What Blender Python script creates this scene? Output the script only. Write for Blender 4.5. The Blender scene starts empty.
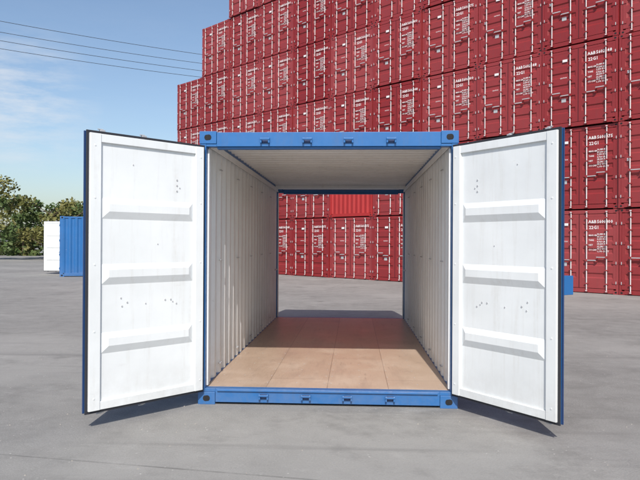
import bpy, math, random
from mathutils import Vector, Matrix
random.seed(7)
D=bpy.data
scene=bpy.context.scene
scene.view_settings.view_transform='Standard'
scene.view_settings.look='None'
scene.view_settings.exposure=0
SUN_EL=math.radians(43); SUN_AZ=math.radians(2)   # azimuth measured from -Y toward +X

# ------------------------------------------------------------------ materials
def nd(nt,t,**k):
    n=nt.nodes.new(t)
    for a,b in k.items(): setattr(n,a,b)
    return n
def newmat(name):
    m=D.materials.new(name); m.use_nodes=True
    nt=m.node_tree; b=nt.nodes['Principled BSDF']
    return m,nt,b
def mixc(nt,fac,a,b,mode='MIX'):
    m=nd(nt,'ShaderNodeMix',data_type='RGBA',blend_type=mode)
    for s,v in ((m.inputs[0],fac),(m.inputs[6],a),(m.inputs[7],b)):
        if hasattr(v,'links'): nt.links.new(v,s)
        elif isinstance(v,(tuple,list)): s.default_value=(*v,1) if len(v)==3 else v
        else: s.default_value=v
    return m.outputs[2]
def ramp(nt,src,p0,p1,v0=0.0,v1=1.0):
    r=nd(nt,'ShaderNodeMapRange'); r.inputs[1].default_value=p0; r.inputs[2].default_value=p1
    r.inputs[3].default_value=v0; r.inputs[4].default_value=v1
    nt.links.new(src,r.inputs[0]); return r.outputs[0]
def mul(nt,a,b):
    m=nd(nt,'ShaderNodeMath',operation='MULTIPLY'); nt.links.new(a,m.inputs[0]); nt.links.new(b,m.inputs[1]); return m.outputs[0]
def noise(nt,co,scale,detail=4,rough=.55,mapping=None):
    n=nd(nt,'ShaderNodeTexNoise'); n.inputs['Scale'].default_value=scale
    n.inputs['Detail'].default_value=detail; n.inputs['Roughness'].default_value=rough
    if mapping:
        mp=nd(nt,'ShaderNodeMapping'); mp.inputs['Scale'].default_value=mapping
        nt.links.new(co,mp.inputs[0]); nt.links.new(mp.outputs[0],n.inputs['Vector'])
    else: nt.links.new(co,n.inputs['Vector'])
    return n.outputs[0]
def bump(nt,b,h,strength,dist=.01):
    n=nd(nt,'ShaderNodeBump'); n.inputs['Strength'].default_value=strength; n.inputs['Distance'].default_value=dist
    nt.links.new(h,n.inputs['Height']); nt.links.new(n.outputs[0],b.inputs['Normal'])

def paint(name,col,dirtcol=(.12,.1,.08),rough=.45,dirt=.35,rand=0.0,dent=.25,spec=.5,low=0.0,scr=0.0,scrcol=(.35,.34,.33)):
    m,nt,b=newmat(name)
    tc=nd(nt,'ShaderNodeTexCoord'); co=tc.outputs['Object']
    base=mixc(nt,ramp(nt,noise(nt,co,1.3,5),.3,.7),tuple(c*.93 for c in col),tuple(min(1,c*1.06) for c in col))
    st=noise(nt,co,3,6,.65,(5,5,.35))
    spk=noise(nt,co,26,3,.6)
    c=mixc(nt,mul(nt,ramp(nt,st,.52,.78,0,dirt),ramp(nt,spk,.3,.65,.4,1)),base,dirtcol)
    if low>0:
        sp=nd(nt,'ShaderNodeSeparateXYZ'); nt.links.new(co,sp.inputs[0])
        c=mixc(nt,mul(nt,ramp(nt,sp.outputs[2],.05,.55,low,0),ramp(nt,noise(nt,co,7,6,.7),.35,.65,.15,1)),c,(.30,.26,.21))
    if scr>0:
        s1=noise(nt,co,11,8,.75,(.25,1,1.6)); s2=noise(nt,co,2.0,3)
        c=mixc(nt,mul(nt,ramp(nt,s1,.62,.67,0,scr),ramp(nt,s2,.5,.62)),c,scrcol)
    if rand>0:
        oi=nd(nt,'ShaderNodeObjectInfo')
        hs=nd(nt,'ShaderNodeHueSaturation')
        nt.links.new(ramp(nt,oi.outputs['Random'],0,1,1-rand,1+rand),hs.inputs['Value'])
        nt.links.new(ramp(nt,oi.outputs['Random'],0,1,1.0,.9),hs.inputs['Saturation'])
        nt.links.new(c,hs.inputs['Color']); c=hs.outputs[0]
    nt.links.new(c,b.inputs['Base Color'])
    nt.links.new(ramp(nt,spk,.2,.8,rough-.08,rough+.15),b.inputs['Roughness'])
    b.inputs['Specular IOR Level'].default_value=spec
    bump(nt,b,noise(nt,co,2.2,3),dent,.02)
    return m
M_BLUE=paint('blue_paint',(.016,.125,.35),rough=.38,dirt=.3,low=.15,scr=.5)
M_BLUE_SHADE=paint('shaded_blue_paint',(.012,.040,.13),rough=.5,dirt=.3)  # darker copy of the blue paint, with the door edge's shade in its colour
M_WHITE=paint('white_interior_paint',(.75,.78,.79),dirtcol=(.42,.38,.32),rough=.38,dirt=.30,low=.25,scr=.35,scrcol=(.45,.44,.42))
M_WALL=paint('wall_interior_paint',(.76,.78,.78),dirtcol=(.40,.37,.32),rough=.42,dirt=.38,low=.5,scr=.5,scrcol=(.35,.33,.31),dent=.5)
M_RED=paint('red_paint',(.255,.015,.018),dirtcol=(.14,.04,.04),rough=.42,dirt=.4,rand=.14)
M_RED2=paint('bright_red_paint',(.36,.022,.022),dirtcol=(.2,.05,.04),rough=.42,dirt=.3)
M_REDD=paint('red_gasket',(.09,.009,.014),rough=.6,dirt=.2)
M_GALV=paint('galvanised_steel',(.64,.60,.60),dirtcol=(.3,.2,.18),rough=.45,dirt=.5)
M_CAM=paint('cam_steel',(.42,.43,.45),dirtcol=(.2,.16,.13),rough=.45,dirt=.5)
M_GASKET=paint('rubber_gasket',(.02,.022,.03),rough=.7,dirt=.2)
M_TXT=paint('white_lettering',(.78,.76,.76),dirtcol=(.5,.4,.4),rough=.5,dirt=.2)
M_DARK=paint('casting_hole_shade',(.01,.01,.012),rough=.8,dirt=.1)  # near-black colour painting the shade inside the corner casting holes
M_POLE=paint('concrete_pole',(.33,.32,.30),rough=.8,dirt=.4)
M_WIRE=paint('cable',(.03,.03,.035),rough=.6,dirt=.0)

def plywood():
    m,nt,b=newmat('plywood_floor')
    tc=nd(nt,'ShaderNodeTexCoord'); co=tc.outputs['Object']
    br=nd(nt,'ShaderNodeTexBrick'); br.offset=0.5
    br.inputs['Color1'].default_value=(.50,.37,.275,1); br.inputs['Color2'].default_value=(.41,.295,.215,1)
    br.inputs['Mortar'].default_value=(.17,.115,.08,1)
    br.inputs['Scale'].default_value=1; br.inputs['Mortar Size'].default_value=.003
    br.inputs['Brick Width'].default_value=2.4; br.inputs['Row Height'].default_value=.585
    mp=nd(nt,'ShaderNodeMapping'); mp.inputs['Rotation'].default_value=(0,0,math.radians(90)); mp.inputs['Location'].default_value=(.5,0,0)
    nt.links.new(co,mp.inputs[0]); nt.links.new(mp.outputs[0],br.inputs['Vector'])
    gr=noise(nt,co,6,6,.7,(14,.8,1))
    c=mixc(nt,ramp(nt,gr,.35,.75,0,.35),br.outputs[0],(.58,.45,.35))
    bl=noise(nt,co,2.2,5,.6)
    c=mixc(nt,ramp(nt,bl,.48,.72,0,.4),c,(.62,.50,.41))
    c=mixc(nt,ramp(nt,noise(nt,co,5,6,.7),.58,.78,0,.45),c,(.25,.18,.14))
    c=mixc(nt,ramp(nt,noise(nt,co,1.5,5,.65,(3,.6,1)),.52,.68,0,.40),c,(.31,.235,.185))
    s=noise(nt,co,9,8,.75,(3.5,.3,1))
    c=mixc(nt,mul(nt,ramp(nt,s,.60,.65,0,.55),ramp(nt,noise(nt,co,1.1,2),.42,.58)),c,(.2,.155,.12))
    nt.links.new(c,b.inputs['Base Color'])
    nt.links.new(ramp(nt,bl,.3,.7,.30,.46),b.inputs['Roughness'])
    bump(nt,b,gr,.15,.004)
    return m
M_PLY=plywood()
def concrete():
    m,nt,b=newmat('concrete_yard')
    tc=nd(nt,'ShaderNodeTexCoord'); co=tc.outputs['Object']
    fine=noise(nt,co,70,4,.75); mid=noise(nt,co,3.2,8,.72); big=noise(nt,co,.22,6,.62)
    c=mixc(nt,ramp(nt,fine,.3,.7),(.18,.175,.165),(.325,.316,.298))
    c=mixc(nt,ramp(nt,mid,.44,.66,0,.7),c,(.185,.179,.168))
    c=mixc(nt,ramp(nt,big,.44,.60,0,.6),c,(.335,.325,.306))
    c=mixc(nt,ramp(nt,noise(nt,co,.75,9,.78),.52,.68,0,.55),c,(.14,.135,.127))
    c=mixc(nt,ramp(nt,noise(nt,co,1.9,9,.8),.56,.66,0,.4),c,(.38,.37,.35))
    c=mixc(nt,mul(nt,ramp(nt,noise(nt,co,1.4,5,.6,(.08,1.9,1)),.54,.66,0,.4),ramp(nt,noise(nt,co,.3,3),.42,.6)),c,(.13,.126,.12))
    vo=nd(nt,'ShaderNodeTexVoronoi'); vo.inputs['Scale'].default_value=.9; vo.inputs['Randomness'].default_value=1
    wn=nd(nt,'ShaderNodeTexNoise'); wn.inputs['Scale'].default_value=5; wn.inputs['Detail'].default_value=4; nt.links.new(co,wn.inputs['Vector'])
    ad=nd(nt,'ShaderNodeVectorMath',operation='MULTIPLY_ADD'); ad.inputs[1].default_value=(.25,.25,.25); nt.links.new(wn.outputs[1],ad.inputs[0]); nt.links.new(co,ad.inputs[2])
    nt.links.new(ad.outputs[0],vo.inputs['Vector'])
    c=mixc(nt,mul(nt,ramp(nt,vo.outputs[0],.08,.2,.55,0),ramp(nt,noise(nt,co,.6,2),.46,.55)),c,(.085,.082,.078))
    br=nd(nt,'ShaderNodeTexBrick'); br.inputs['Scale'].default_value=1; br.inputs['Brick Width'].default_value=40; br.inputs['Row Height'].default_value=5.5
    br.inputs['Mortar Size'].default_value=.012
    for k in ('Color1','Color2'): br.inputs[k].default_value=(0,0,0,1)
    br.inputs['Mortar'].default_value=(1,1,1,1)
    mp=nd(nt,'ShaderNodeMapping'); mp.inputs['Rotation'].default_value=(0,0,math.radians(9)); mp.inputs['Location'].default_value=(3,1.9,0)
    nt.links.new(co,mp.inputs[0]); nt.links.new(mp.outputs[0],br.inputs['Vector'])
    c=mixc(nt,mul(nt,ramp(nt,br.outputs[0],0,1,0,.5),ramp(nt,mid,.35,.6,.3,1)),c,(.08,.077,.072))
    g=nd(nt,'ShaderNodeTexVoronoi'); g.inputs['Scale'].default_value=14; nt.links.new(co,g.inputs['Vector'])
    c=mixc(nt,mul(nt,ramp(nt,g.outputs[0],.06,.12,1,0),ramp(nt,noise(nt,co,3,2),.52,.60)),c,(.50,.48,.45))
    nt.links.new(c,b.inputs['Base Color']); b.inputs['Roughness'].default_value=.85
    bump(nt,b,fine,.5,.012)
    return m
M_ASPH=concrete()
def leafmat(name,a,bb):
    m,nt,b=newmat(name)
    tc=nd(nt,'ShaderNodeTexCoord'); co=tc.outputs['Object']
    c=mixc(nt,ramp(nt,noise(nt,co,.9,3),.35,.65),a,bb)
    c=mixc(nt,ramp(nt,noise(nt,co,7,2),.3,.7,0,.5),c,tuple(x*.5 for x in a))
    nt.links.new(c,b.inputs['Base Color']); b.inputs['Roughness'].default_value=.6
    return m
M_LEAF=leafmat('leaves',(.050,.095,.022),(.10,.135,.035))
M_LEAF2=leafmat('yellowing_leaves',(.11,.125,.03),(.20,.18,.05))
M_BARK=paint('bark',(.10,.075,.05),rough=.9,dirt=.4)
M_STONE=paint('grit',(.30,.28,.25),rough=.9,dirt=.4)

# ------------------------------------------------------------------ mesh builder
class MB:
    def __init__(s): s.v=[];s.f=[];s.m=[];s.mats=[];s.sm=[]
    def mi(s,m):
        if m not in s.mats: s.mats.append(m)
        return s.mats.index(m)
    def add(s,vs,fs,m,smooth=False):
        o=len(s.v); s.v+= [tuple(v) for v in vs]; k=s.mi(m)
        for f in fs: s.f.append(tuple(i+o for i in f)); s.m.append(k); s.sm.append(smooth)
    def box(s,x0,x1,y0,y1,z0,z1,m):
        vs=[(x0,y0,z0),(x1,y0,z0),(x1,y1,z0),(x0,y1,z0),(x0,y0,z1),(x1,y0,z1),(x1,y1,z1),(x0,y1,z1)]
        s.add(vs,[(0,3,2,1),(4,5,6,7),(0,1,5,4),(1,2,6,5),(2,3,7,6),(3,0,4,7)],m)
    def cyl(s,p,q,r,m,n=10,r2=None):
        p=Vector(p);q=Vector(q);d=(q-p).normalized();r2=r if r2 is None else r2
        a=d.orthogonal().normalized();b=d.cross(a)
        vs=[];fs=[]
        for i in range(n):
            t=2*math.pi*i/n; e=a*math.cos(t)+b*math.sin(t)
            vs.append(p+e*r); vs.append(q+e*r2)
        for i in range(n):
            j=(i+1)%n; fs.append((2*i,2*j,2*j+1,2*i+1))
        s.add(vs,fs,m,True)
        s.add([vs[2*i] for i in range(n)],[tuple(range(n-1,-1,-1))],m)
        s.add([vs[2*i+1] for i in range(n)],[tuple(range(n))],m)
    def strip(s,prof,fn,a,b,m,flip=False):
        vs=[];fs=[]
        for t,h in prof: vs.append(fn(t,h,a)); vs.append(fn(t,h,b))
        for i in range(len(prof)-1):
            f=(2*i,2*i+2,2*i+3,2*i+1); fs.append(f[::-1] if flip else f)
        s.add(vs,fs,m)
    def grid(s,xs,zs,hf,m,flip=False):
        vs=[(x,hf(i,j),z) for j,z in enumerate(zs) for i,x in enumerate(xs)]
        n=len(xs);fs=[]
        for j in range(len(zs)-1):
            for i in range(n-1):
                a,b,c,d=j*n+i,j*n+i+1,(j+1)*n+i+1,(j+1)*n+i
                ha,hb,hc,hd=(vs[k][1] for k in (a,b,c,d))
                if abs((ha+hc)-(hb+hd))<1e-6: q=[(a,b,c,d)]
                elif ha!=hb and ha!=hd and hb==hd==hc or (hc!=hb and hb==hd==ha): q=[(a,b,c),(a,c,d)]
                else: q=[(a,b,d),(b,c,d)]
                fs+=[f[::-1] if flip else f for f in q]
        s.add(vs,fs,m)
    def mesh(s,name):
        me=D.meshes.new(name); me.from_pydata(s.v,[],s.f)
        for m in s.mats: me.materials.append(m)
        me.polygons.foreach_set('material_index',s.m); me.polygons.foreach_set('use_smooth',s.sm)
        me.update(); return me
    def obj(s,name,parent=None,bevel=0):
        o=D.objects.new(name,s.mesh(name)); scene.collection.objects.link(o)
        if parent: o.parent=parent
        if bevel:
            b=o.modifiers.new('bevel','BEVEL'); b.width=bevel; b.segments=2; b.limit_method='ANGLE'; b.angle_limit=math.radians(50)
        return o
def empty(name):
    e=D.objects.new(name,None); scene.collection.objects.link(e); e.empty_display_size=.3; return e

_tc={}
def textmesh(body,size):
    k=(body,size)
    if k in _tc: return _tc[k]
    cu=D.curves.new('t','FONT'); cu.body=body; cu.size=size; cu.resolution_u=1; cu.align_x='LEFT'; cu.offset=size*.018
    o=D.objects.new('t',cu); scene.collection.objects.link(o)
    dg=bpy.context.evaluated_depsgraph_get(); me=D.meshes.new_from_object(o.evaluated_get(dg))
    r=([v.co.copy() for v in me.vertices],[tuple(p.vertices) for p in me.polygons])
    D.objects.remove(o); D.meshes.remove(me); _tc[k]=r; return r
def add_text(mb,body,size,x,y,z,m):
    vs,fs=textmesh(body,size)
    mb.add([(x+v.x,y,z+v.y) for v in vs],fs,m)

CW=2.438; CH=2.591; CL=6.058; HW=CW/2
def corr(a,b,depth,pitch,flat=.27,slope=.23):
    n=max(1,round((b-a)/pitch)); p=(b-a)/n; out=[(a,0)]
    for i in range(n):
        t=a+i*p
        out+= [(t+p*flat*.5,0),(t+p*(flat*.5+slope),depth),(t+p*(1-flat*.5-slope),depth),(t+p*(1-flat*.5),0)]
    out.append((b,0)); return out

def casting(mb,cx,cy,z0,m,sx,sy):
    w=.162;l=.178;h=.118
    x0,x1=sorted((cx,cx+sx*w)); y0,y1=sorted((cy,cy+sy*l))
    mb.box(x0,x1,y0,y1,z0,z0+h,m)
    ye=cy-sy*.002
    n=12; vs=[]
    for i in range(n):
        t=2*math.pi*i/n; vs.append(((x0+x1)/2+math.cos(t)*.024+(.010 if math.cos(t)>0 else -.010), ye, z0+h/2+math.sin(t)*.028))
    mb.add(vs,[tuple(range(n))],M_DARK)  # flat ellipse on the face, hole shade painted rather than cut
    xe=cx-sx*.002; vs=[]
    for i in range(n):
        t=2*math.pi*i/n; vs.append((xe,(y0+y1)/2+math.cos(t)*.030+(.012 if math.cos(t)>0 else -.012), z0+h/2+math.sin(t)*.036))
    mb.add(vs,[tuple(range(n))],M_DARK)

# ------------------------------------------------------------------ open blue container
LW=1.175; LZ0=.135; LZ1=2.445
ROD=(.60,1.0)
def door_leaf(name,parent,s,lockbox=False):
    mb=MB()
    def bx(x0,x1,y0,y1,z0,z1,m):
        a,b=sorted((s*x0,s*x1)); mb.box(a,b,y0,y1,z0,z1,m)
    g=.012
    for (a,b,c,d) in ((0,.10,LZ0,LZ1),(LW-.10,LW,LZ0,LZ1)):
        bx(a,b,0,.026,c,d,M_BLUE)
    bx(.10,LW-.10,0,.026,LZ0,LZ0+.09,M_BLUE); bx(.10,LW-.10,0,.026,LZ1-.09,LZ1,M_BLUE)
    bx(-.006,.014,.026,.040,LZ0-.006,LZ1+.006,M_GASKET); bx(LW-.014,LW+.008,.026,.040,LZ0-.006,LZ1+.006,M_GASKET)
    bx(.014,LW-.014,.026,.040,LZ0-.006,LZ0+.014,M_GASKET); bx(.014,LW-.014,.026,.040,LZ1-.014,LZ1+.006,M_GASKET)
    bx(g+.004,.105,.0262,.056,LZ0+g+.004,LZ1-g-.004,M_WHITE); bx(LW-.115,LW-g-.004,.0262,.056,LZ0+g+.004,LZ1-g-.004,M_WHITE)
    bx(.105,LW-.115,.0262,.050,LZ0+g+.004,LZ0+.085,M_WHITE); bx(.105,LW-.115,.0262,.050,LZ1-.085,LZ1-g-.004,M_WHITE)
    xa,xb=.1045,LW-.1145
    xs=[xa,xa+.015,xa+.075,xb-.075,xb-.015,xb]
    zs=[LZ0+.0845]; on=[0]
    for zc in (.70,1.27,1.82):
        zs+= [zc-.092,zc-.030,zc+.034,zc+.082]; on+=[0,1,1,0]
    zs.append(LZ1-.0845); on.append(0)
    H=.026
    hf=lambda i,j:(.030+(H if (on[j] and i in (2,3)) else 0))
    hf2=lambda i,j:(.014+(H if (on[j] and i in (2,3)) else 0))
    sx=[s*x for x in xs]
    mb.grid(sx,zs,hf,M_WHITE,flip=(s>0)); mb.grid(sx,zs,hf2,M_BLUE,flip=(s<0))
    for (x,z,r) in ((.30,2.10,.008),(.30,2.05,.008),(.30,2.00,.008),(.27,2.03,.006),(.36,1.02,.008),(.42,1.02,.008),(.62,1.0,.006),(.80,1.02,.008),(.85,.99,.007),(.86,1.06,.007),(.30,.98,.007),(.34,1.0,.006),
                    (.5,1.52,.005),(.75,2.2,.005)):
        mb.cyl((s*x,.028,z),(s*x,.0345,z),r,M_CAM,8)
    for z in (.25,.8,1.35,1.9,2.33):
        for x in (.05,LW-.06): mb.cyl((s*x,.05,z),(s*x,.0595,z),.007,M_WHITE,8)
    for rx in ROD:
        mb.cyl((s*rx,-.045,LZ0-.03),(s*rx,-.045,LZ1+.03),.016,M_CAM,10)
        for zz,q in ((LZ0-.02,-1),(LZ1+.02,1)):
            bx(rx-.022,rx+.022,-.060,-.028,zz-.012,zz+.012,M_CAM)
            bx(rx-.010,rx+.040,-.052,-.038,zz+q*.016-.004,zz+q*.016+.004,M_CAM)
        for z in (.32,.75,1.45,1.9,2.3):
            bx(rx-.045,rx+.045,-.066,-.0005,z-.02,z+.02,M_BLUE)
        hz=1.04 if rx<.8 else 1.14
        bx(rx-.36,rx,-.085,-.068,hz-.012,hz+.012,M_CAM)
        bx(rx-.03,rx+.03,-.09,-.0005,hz-.035,hz+.035,M_BLUE)
    for z in (.35,.95,1.55,2.2):
        bx(-.02,.13,-.012,-.0005,z-.04,z+.04,M_BLUE)
        mb.cyl((s*-.012,-.004,z-.045),(s*-.012,-.004,z+.045),.013,M_BLUE,10)
    if lockbox:
        bx(LW-.10,LW+.01,-.115,-.0008,1.14,1.29,M_BLUE)
        bx(LW-.09,LW-.0,-.125,-.115,1.18,1.25,M_BLUE_SHADE)
    bx(LW,LW+.014,.0,.012,LZ0+.0,LZ1-.0,M_BLUE_SHADE)
    return mb.obj(name,parent,bevel=.003)

def blue_container(name,angles_front,angles_back):
    root=empty(name)
    mb=MB()
    for (yy,sy) in ((0,1),(CL,-1)):
        for sx in (-1,1):
            a,b=sorted((sx*(HW-.003),sx*(HW-.062)))
            y0,y1=sorted((yy+sy*.004,yy+sy*.13))
            mb.box(a,b,y0,y1,.118,CH-.118,M_BLUE)
            casting(mb,sx*(HW+.002),yy-sy*.002,0,M_BLUE,-sx,sy)
            casting(mb,sx*(HW+.002),yy-sy*.002,CH-.118,M_BLUE,-sx,sy)
            a,b=sorted((sx*(HW-.0625),sx*(HW-.078)))
            y0,y1=sorted((yy+sy*.07,yy+sy*.135)); mb.box(a,b,y0,y1,.165,2.43,M_WALL)
            for z in (.35,.95,1.55,2.2):
                a,b=sorted((sx*(HW-.004),sx*(HW-.05))); y0,y1=sorted((yy+sy*.0035,yy-sy*.012)); mb.box(a,b,y0,y1,z-.075,z-.048,M_BLUE); mb.box(a,b,y0,y1,z+.048,z+.075,M_BLUE)
        x1=HW-.162
        y0,y1=sorted((yy+sy*.006,yy+sy*.12))
        mb.box(-x1,x1,y0,y1,2.447,CH-.010,M_BLUE)
        y0,y1=sorted((yy+sy*.03,yy+sy*.10)); mb.box(-x1+.001,x1-.001,y0,y1,2.425,2.4465,M_BLUE)
        y0,y1=sorted((yy+sy*.006,yy+sy*.10)); mb.box(-x1,x1,y0,y1,.022,.150,M_BLUE)
        mb.box(-HW+.062,-x1,y0,y1,.119,.1495,M_BLUE); mb.box(x1,HW-.062,y0,y1,.119,.1495,M_BLUE)
        mb.box(-HW+.062,-x1,y0,y1,2.4465,2.472,M_BLUE); mb.box(x1,HW-.062,y0,y1,2.4465,2.472,M_BLUE)
        y0,y1=sorted((yy-sy*.012,yy+sy*.0055)); mb.box(-x1+.02,x1-.02,y0,y1,.128,.146,M_BLUE)
        for kx in (-.594,-.194,.194,.594):
            for z in (.082,2.500):
                y0,y1=sorted((yy-sy*.030,yy+sy*.0055))
                mb.box(kx-.046,kx-.030,y0,y1,z-.024,z+.024,M_BLUE); mb.box(kx+.030,kx+.046,y0,y1,z-.024,z+.024,M_BLUE)
                y0,y1=sorted((yy-sy*.036,yy-sy*.0305))
                mb.box(kx-.046,kx+.046,y0,y1,z+.004,z+.022,M_BLUE)
                y0,y1=sorted((yy-sy*.002,yy+sy*.0055)); mb.box(kx-.0295,kx+.0295,y0,y1,z-.022,z+.022,M_BLUE_SHADE)
    for sx in (-1,1):
        a,b=sorted((sx*(HW-.006),sx*(HW-.06)))
        mb.box(a,b,.177,CL-.177,CH-.075,CH-.012,M_BLUE)
        a,b=sorted((sx*(HW-.006),sx*(HW-.05)))
        mb.box(a,b,.177,CL-.177,.03,.158,M_BLUE)
        a,b=sorted((sx*(HW-.062),sx*(HW-.074)))
        mb.box(a,b,.135,CL-.135,CH-.135,CH-.07,M_WALL)
        for yy in (.75,1.8,2.85,3.9,4.95):
            for z in (.26,1.35,2.30):
                x=sx*(HW-.062)
                mb.cyl((x,yy-.035,z),(x,yy+.035,z),.006,M_CAM,6)
                mb.cyl((x,yy-.035,z),(sx*(HW-.046),yy-.035,z),.006,M_CAM,6); mb.cyl((x,yy+.035,z),(sx*(HW-.046),yy+.035,z),.006,M_CAM,6)
    for i in range(18):
        y=.28+i*(CL-.56)/17
        mb.box(-HW+.05,HW-.05,y-.022,y+.022,.035,.125,M_BLUE_SHADE)
    mb.obj('corner_post_frame',root,bevel=.005)
    wb=MB()
    pr=corr(.13,CL-.13,.034,.262)
    for sx in (-1,1):
        fo=lambda t,h,s,sx=sx:(sx*(HW-.012-h),t,s); fi=lambda t,h,s,sx=sx:(sx*(HW-.018-h),t,s)
        wb.strip(pr,fo,.158,CH-.075,M_BLUE,flip=(sx<0)); wb.strip(pr,fi,.158,CH-.075,M_WALL,flip=(sx>0))
    wb.obj('side_walls',root)
    rb=MB()
    pr=corr(.50,CL-.50,.018,.21,.3,.12)
    rb.strip(pr,lambda t,h,s:(s,t,CH-.028+h),-HW+.055,HW-.055,M_BLUE)
    rb.strip(pr,lambda t,h,s:(s,t,CH-.034+h),-HW+.055,HW-.055,M_WALL,flip=True)
    for y0,y1 in ((.11,.52),(CL-.52,CL-.11)):
        rb.box(-HW+.063,HW-.063,y0,y1,CH-.085,CH-.036,M_WALL)
        rb.box(-HW+.063,HW-.063,y0,y1,CH-.0358,CH-.012,M_BLUE)
    rb.obj('roof_panel',root)
    fb=MB()
    fb.box(-HW+.0505,HW-.0505,.1005,CL-.1005,.126,.1505,M_PLY)
    for i in range(17):
        y=.32+i*(CL-.64)/16
        for x in (-1.1,-.88,-.60,-.31,-.03,.03,.31,.60,.88,1.1):
            fb.cyl((x,y,.150),(x,y,.1515),.007,M_CAM,6)
    fb.obj('plywood_floor',root)
    for k,(side,ang) in enumerate((('left',angles_front[0]),('right',angles_front[1]))):
        s=1 if side=='left' else -1
        d=door_leaf('front_%s_door'%side,root,s,lockbox=(s<0))
        d.location=(-s*(HW-.025),-.016,0); d.rotation_euler=(0,0,-s*math.radians(ang))
    for side,ang in (('left',angles_back[0]),('right',angles_back[1])):
        s=1 if side=='left' else -1
        e=D.objects.new('back_hinge',None); scene.collection.objects.link(e); e.parent=root
        e.location=(0,CL,0); e.rotation_euler=(0,0,math.pi)
        d=door_leaf('back_%s_door'%side,e,s)
        d.location=(-s*(HW-.025),-.016,0); d.rotation_euler=(0,0,-s*math.radians(ang))
    return root
main=blue_container('blue_shipping_container',(130,125.5),(262,262))
far=blue_container('blue_shipping_container',(112,0),(0,0))
far.location=(-12.62,22.6,0); far.rotation_euler=(0,0,math.radians(-74))

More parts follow.
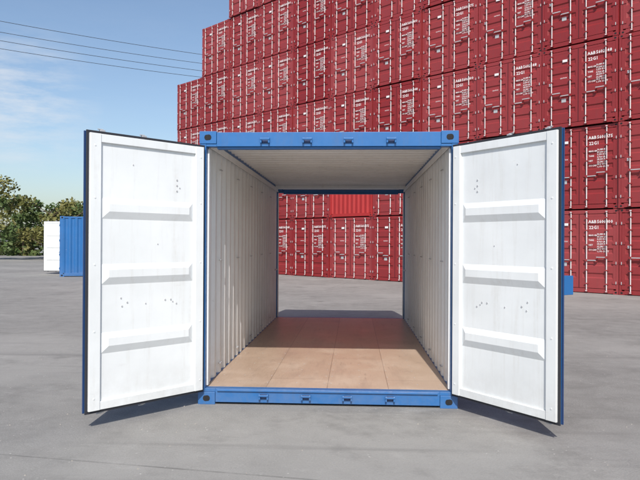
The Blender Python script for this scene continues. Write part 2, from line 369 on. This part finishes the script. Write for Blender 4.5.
# ------------------------------------------------------------------ red containers
def red_mesh(name,num,typ='22G1',end='door'):
    mb=MB(); R=M_RED if end=='door' else M_RED2
    for (yy,sy) in ((0,1),(CL,-1)):
        for sx in (-1,1):
            a,b=sorted((sx*(HW-.003),sx*(HW-.075))); y0,y1=sorted((yy+sy*.004,yy+sy*.12))
            mb.box(a,b,y0,y1,.118,CH-.118,R)
            casting(mb,sx*HW,yy,0,R,-sx,sy); casting(mb,sx*HW,yy,CH-.118,R,-sx,sy)
        x1=HW-.162; y0,y1=sorted((yy+sy*.006,yy+sy*.11))
        mb.box(-x1,x1,y0,y1,CH-.125,CH-.012,R); mb.box(-x1,x1,y0,y1,.02,.145,R)
    for sx in (-1,1):
        a,b=sorted((sx*(HW-.006),sx*(HW-.06)))
        mb.box(a,b,.177,CL-.177,CH-.075,CH-.012,R); mb.box(a,b,.177,CL-.177,.03,.158,R)
        mb.strip(corr(.12,CL-.12,.034,.262),lambda t,h,s,sx=sx:(sx*(HW-.012-h),t,s),.158,CH-.075,R,flip=(sx<0))
    mb.box(-HW+.055,HW-.055,.11,CL-.11,CH-.05,CH-.02,R)
    mb.box(-HW+.055,HW-.055,.11,CL-.11,.10,.15,M_REDD)
    xw=HW-.075
    prof=corr(-xw,xw,.035,.25)
    mb.strip(prof,lambda t,h,s:(t,CL-.03-h,s),.145,CH-.125,R,flip=True)
    if end!='door':
        mb.strip(prof,lambda t,h,s:(t,.02+h,s),.145,CH-.125,R)
        return mb.mesh(name)
    for s in (-1,1):
        e=s*.006; w=s*(xw-.006)
        xa,xb=sorted((e,w)); z0,z1=.16,CH-.14
        fr=.075
        mb.box(xa,xa+fr,.008,.05,z0,z1,R); mb.box(xb-fr,xb,.008,.05,z0,z1,R)
        mb.box(xa+fr,xb-fr,.009,.05,z0,z0+fr,R); mb.box(xa+fr,xb-fr,.009,.05,z1-fr,z1,R)
        xs=[xa+fr,xa+fr+.02,xa+fr+.05,xb-fr-.05,xb-fr-.02,xb-fr]
        zs=[z0+fr];on=[0]
        for zc in (.55,.93,1.31,1.69,2.07):
            zs+=[zc-.085,zc-.045,zc+.045,zc+.085]; on+=[0,1,1,0]
        zs.append(z1-fr); on.append(0)
        mb.grid(xs,zs,lambda i,j:.012+(.030 if on[j] and i in(2,3) else 0),R)
        for q in (.22,.76):
            rx=s*(xw*q)
            mb.cyl((rx,-.032,.06),(rx,-.032,CH-.05),.0175,M_GALV,8)
            for zz in (.075,CH-.07):
                mb.box(rx-.045,rx+.045,-.052,-.001,zz-.028,zz+.028,R)
                mb.box(rx-.022,rx+.03,-.060,-.0525,zz-.015,zz+.015,M_GALV)
            for z in (.30,.72,1.50,1.95,2.33):
                mb.box(rx-.045,rx+.045,-.054,.0075,z-.018,z+.018,R)
            hz=1.02 if q<.5 else 1.12
            hx=rx+s*(.30 if q<.5 else -.30)
            a,b=sorted((rx,hx)); mb.box(a,b,-.074,-.0545,hz-.013,hz+.013,M_CAM)
            mb.box(rx-.03,rx+.03,-.08,.007,hz-.035,hz+.035,R)
            mb.box(hx-.025,hx+.025,-.07,.007,hz-.05,hz-.015,R)
        for z in (.35,.95,1.55,2.15):
            a,b=sorted((s*(xw-.11),s*(xw+.055))); mb.box(a,b,-.010,.0035,z-.035,z+.035,R)
            mb.cyl((s*xw,-.006,z-.04),(s*xw,-.006,z+.04),.014,M_CAM,6)
    mb.box(-.010,.010,-.002,.006,.16,CH-.14,M_REDD)
    def T(b_,sz,x,z,*a): add_text(mb,b_,sz,x,.0045,z,M_TXT)
    T('A&B',.135,.29,2.17); T(num[:6],.135,.56,2.17); T(num[-1],.135,.975,2.17)
    T(typ,.14,.31,1.99)
    for i,(a,b_,c) in enumerate((('MAX.GR.','30,480 KG','67,200 LB'),('TARE','2,230 KG','4,920 LB'),('NET','28,250 KG','62,280 LB'),('CU.CAP.','33.2 CU.M','1,170 CU.FT'))):
        z=1.77-i*.15
        T(a,.07,.30,z); T(b_,.07,.56,z+.035); T(c,.07,.56,z-.045)
    mb.box(-.55,-.40,.004,.0085,.82,.94,M_CAM)
    mb.box(-.97,-.92,.004,.0085,1.40,1.48,M_TXT); mb.box(-.52,-.36,.004,.0085,2.10,2.18,M_TXT)
    T('CAUTION',.05,-.60,1.58)
    return mb.mesh(name)
reds=[red_mesh('red_container_a','560080 0'),red_mesh('red_container_b','560137 5'),red_mesh('red_container_c','560214 8'),red_mesh('red_container_d','560309 2')]
redend=red_mesh('red_container_end','', end='plain')
P0=Vector((6.387,15.79,0)); ang=math.radians(-43.0); U=Vector((math.cos(ang),math.sin(ang),0)); N=Vector((math.sin(ang),-math.cos(ang),0))
for j in range(-9,4):
    rows=4 if j==-9 else 5 if j==-8 else 6
    for r in range(rows):
        me=redend if (j==-4 and r==1) else random.choice(reds)
        o=D.objects.new('red_shipping_container',me); scene.collection.objects.link(o)
        c=P0+U*(j*2.46+1.23+random.uniform(-.008,.008))+N*random.uniform(-.05,.05)
        o.location=(c.x,c.y,r*(CH+.016)+.002); o.rotation_euler=(0,0,ang+math.radians(random.uniform(-.15,.15)))

# ------------------------------------------------------------------ ground
g=MB(); g.add([(-900,-200,0),(900,-200,0),(900,1500,0),(-900,1500,0)],[(0,1,2,3)],M_ASPH); g.obj('ground')
g=MB()
for _ in range(520):
    x=random.uniform(-6,6); y=random.uniform(-4.5,9); r=random.uniform(.003,.010) if random.random()<.93 else random.uniform(.01,.018)
    if abs(x)<1.3 and -.1<y<6.2: continue
    vs=[]
    for a in range(5): vs.append((x+r*math.cos(a*1.256+x)*random.uniform(.7,1.2),y+r*math.sin(a*1.256+x)*random.uniform(.7,1.2),0.0))
    vs.append((x,y,r*.8)); g.add(vs,[(0,1,5),(1,2,5),(2,3,5),(3,4,5),(4,0,5)],M_STONE)
g.obj('loose_gravel')

# ------------------------------------------------------------------ trees
def leaf_clump(mb,c,r,n,m,sz):
    for _ in range(n):
        d=Vector((random.gauss(0,1),random.gauss(0,1),random.gauss(0,1))); d.normalize()
        p=Vector(c)+Vector((d.x*r,d.y*r,d.z*r*.75))*random.uniform(.35,1.05)
        a=Vector((random.gauss(0,1),random.gauss(0,1),random.gauss(0,1))).normalized(); b=a.orthogonal().normalized()
        s1=sz*random.uniform(.6,1.4); s2=s1*random.uniform(.5,.9)
        mb.add([p+a*s1,p+b*s2,p-a*s1,p-b*s2],[(0,1,2,3)],m)
def tree(mb,x,y,h,cr,leafm,n=1):
    base=Vector((x,y,0)); top=Vector((x+random.uniform(-.4,.4),y,h*.72))
    mb.cyl(base,top,.15,M_BARK,8,.05)
    for k in range(18):
        t=random.uniform(.25,1); st=base.lerp(top,t); a=random.uniform(0,6.28)
        en=st+Vector((math.cos(a),math.sin(a),random.uniform(.1,.7)))*cr*random.uniform(.5,1.0)
        en.z=min(en.z,h*.95)
        mb.cyl(st,en,.05,M_BARK,5,.015)
        leaf_clump(mb,en,cr*random.uniform(.28,.5),int(120*n),leafm if random.random()<.75 else (M_LEAF2 if leafm is M_LEAF else M_LEAF),.13)
for (x,y,h,cr,m) in ((-28.5,45,6.4,2.3,M_LEAF2),(-24.6,46,5.4,2.1,M_LEAF2),(-21.6,45,4.8,1.8,M_LEAF),(-32.5,44,6.6,2.5,M_LEAF),(-26.4,50,6.0,2.2,M_LEAF),(-22.8,50,5.4,2.0,M_LEAF2)):
    t=MB(); tree(t,x,y,h,cr,m); t.obj('tree')
t=MB()
for i in range(60):
    x=-70+i*1.7+random.uniform(-.8,.8); y=58+random.uniform(-3,5); h=random.uniform(3.6,5.4)
    t.cyl((x,y,0),(x,y,h*.7),.12,M_BARK,6,.05)
    for k in range(12):
        leaf_clump(t,(x+random.uniform(-1.4,1.4),y+random.uniform(-1,1),random.uniform(.3,h) if k>3 else random.uniform(.2,1.5)),random.uniform(.7,1.2),50,M_LEAF if random.random()<.7 else M_LEAF2,.2)
t.obj('distant_trees')

# ------------------------------------------------------------------ power line
pa=Vector((-50.1,33.5,0)); pb=Vector((-7.5,67.5,0))
wires=[(-1.1,21.0),(1.1,20.7),(-.9,19.4),(.9,19.2)]
dirv=(pb-pa).normalized(); side=Vector((-dirv.y,dirv.x,0))
for p in (pa,pb):
    m=MB(); m.cyl(p,p+Vector((0,0,21.6)),.24,M_POLE,12,.12)
    for z,w in ((20.6,1.4),(19.0,1.2)):
        m.cyl(p+side*-w+Vector((0,0,z)),p+side*w+Vector((0,0,z)),.06,M_POLE,6)
    for off,z in wires: m.cyl(p+side*off+Vector((0,0,z-.35)),p+side*off+Vector((0,0,z)),.05,M_WIRE,6)
    m.obj('utility_pole')
m=MB()
for off,z in wires:
    prev=None
    for i in range(25):
        t_=i/24; q=pa.lerp(pb,t_)+side*off; q.z=z-4*.9*t_*(1-t_)
        if prev is not None: m.cyl(prev,q,.022,M_WIRE,5)
        prev=q.copy()
m.obj('power_lines')

# ------------------------------------------------------------------ light
sv=Vector((math.sin(SUN_AZ)*math.cos(SUN_EL),-math.cos(SUN_AZ)*math.cos(SUN_EL),math.sin(SUN_EL)))
L=D.lights.new('sun','SUN'); L.energy=4.5; L.angle=math.radians(.5); L.color=(1,.95,.885)
lo=D.objects.new('sun',L); scene.collection.objects.link(lo); lo.rotation_euler=(-sv).to_track_quat('-Z','Y').to_euler(); lo.location=(0,-20,30)
w=D.worlds.new('World'); scene.world=w; w.use_nodes=True; nt=w.node_tree; bg=nt.nodes['Background']
sky=nd(nt,'ShaderNodeTexSky',sky_type='NISHITA'); sky.sun_disc=False; sky.sun_elevation=SUN_EL; sky.sun_rotation=math.pi-SUN_AZ
sky.air_density=1.0; sky.dust_density=1.6; sky.ozone_density=1.8
tc=nd(nt,'ShaderNodeTexCoord')
cn=noise(nt,tc.outputs['Generated'],9,7,.62,(1,1,4.5))
dv=Vector((-.452,.872,.185)).normalized()
dt=nd(nt,'ShaderNodeVectorMath',operation='DISTANCE'); nt.links.new(tc.outputs['Generated'],dt.inputs[0]); dt.inputs[1].default_value=dv
c=mixc(nt,mul(nt,ramp(nt,cn,.42,.7,0,.8),ramp(nt,dt.outputs['Value'],.02,.11,1,0.03)),sky.outputs[0],(5.5,5.7,6.0))
nt.links.new(c,bg.inputs[0]); bg.inputs[1].default_value=.145

# ------------------------------------------------------------------ camera
cam=D.cameras.new('camera'); co=D.objects.new('camera',cam); scene.collection.objects.link(co); scene.camera=co
cam.sensor_width=36; cam.lens=37.24; cam.clip_end=3000
co.location=(.25,-6.22,1.545)
R=Matrix.Rotation(math.radians(2.94),4,'Z')@Matrix.Rotation(math.radians(90.17),4,'X')@Matrix.Rotation(math.radians(.3),4,'Z')
co.rotation_euler=R.to_euler()
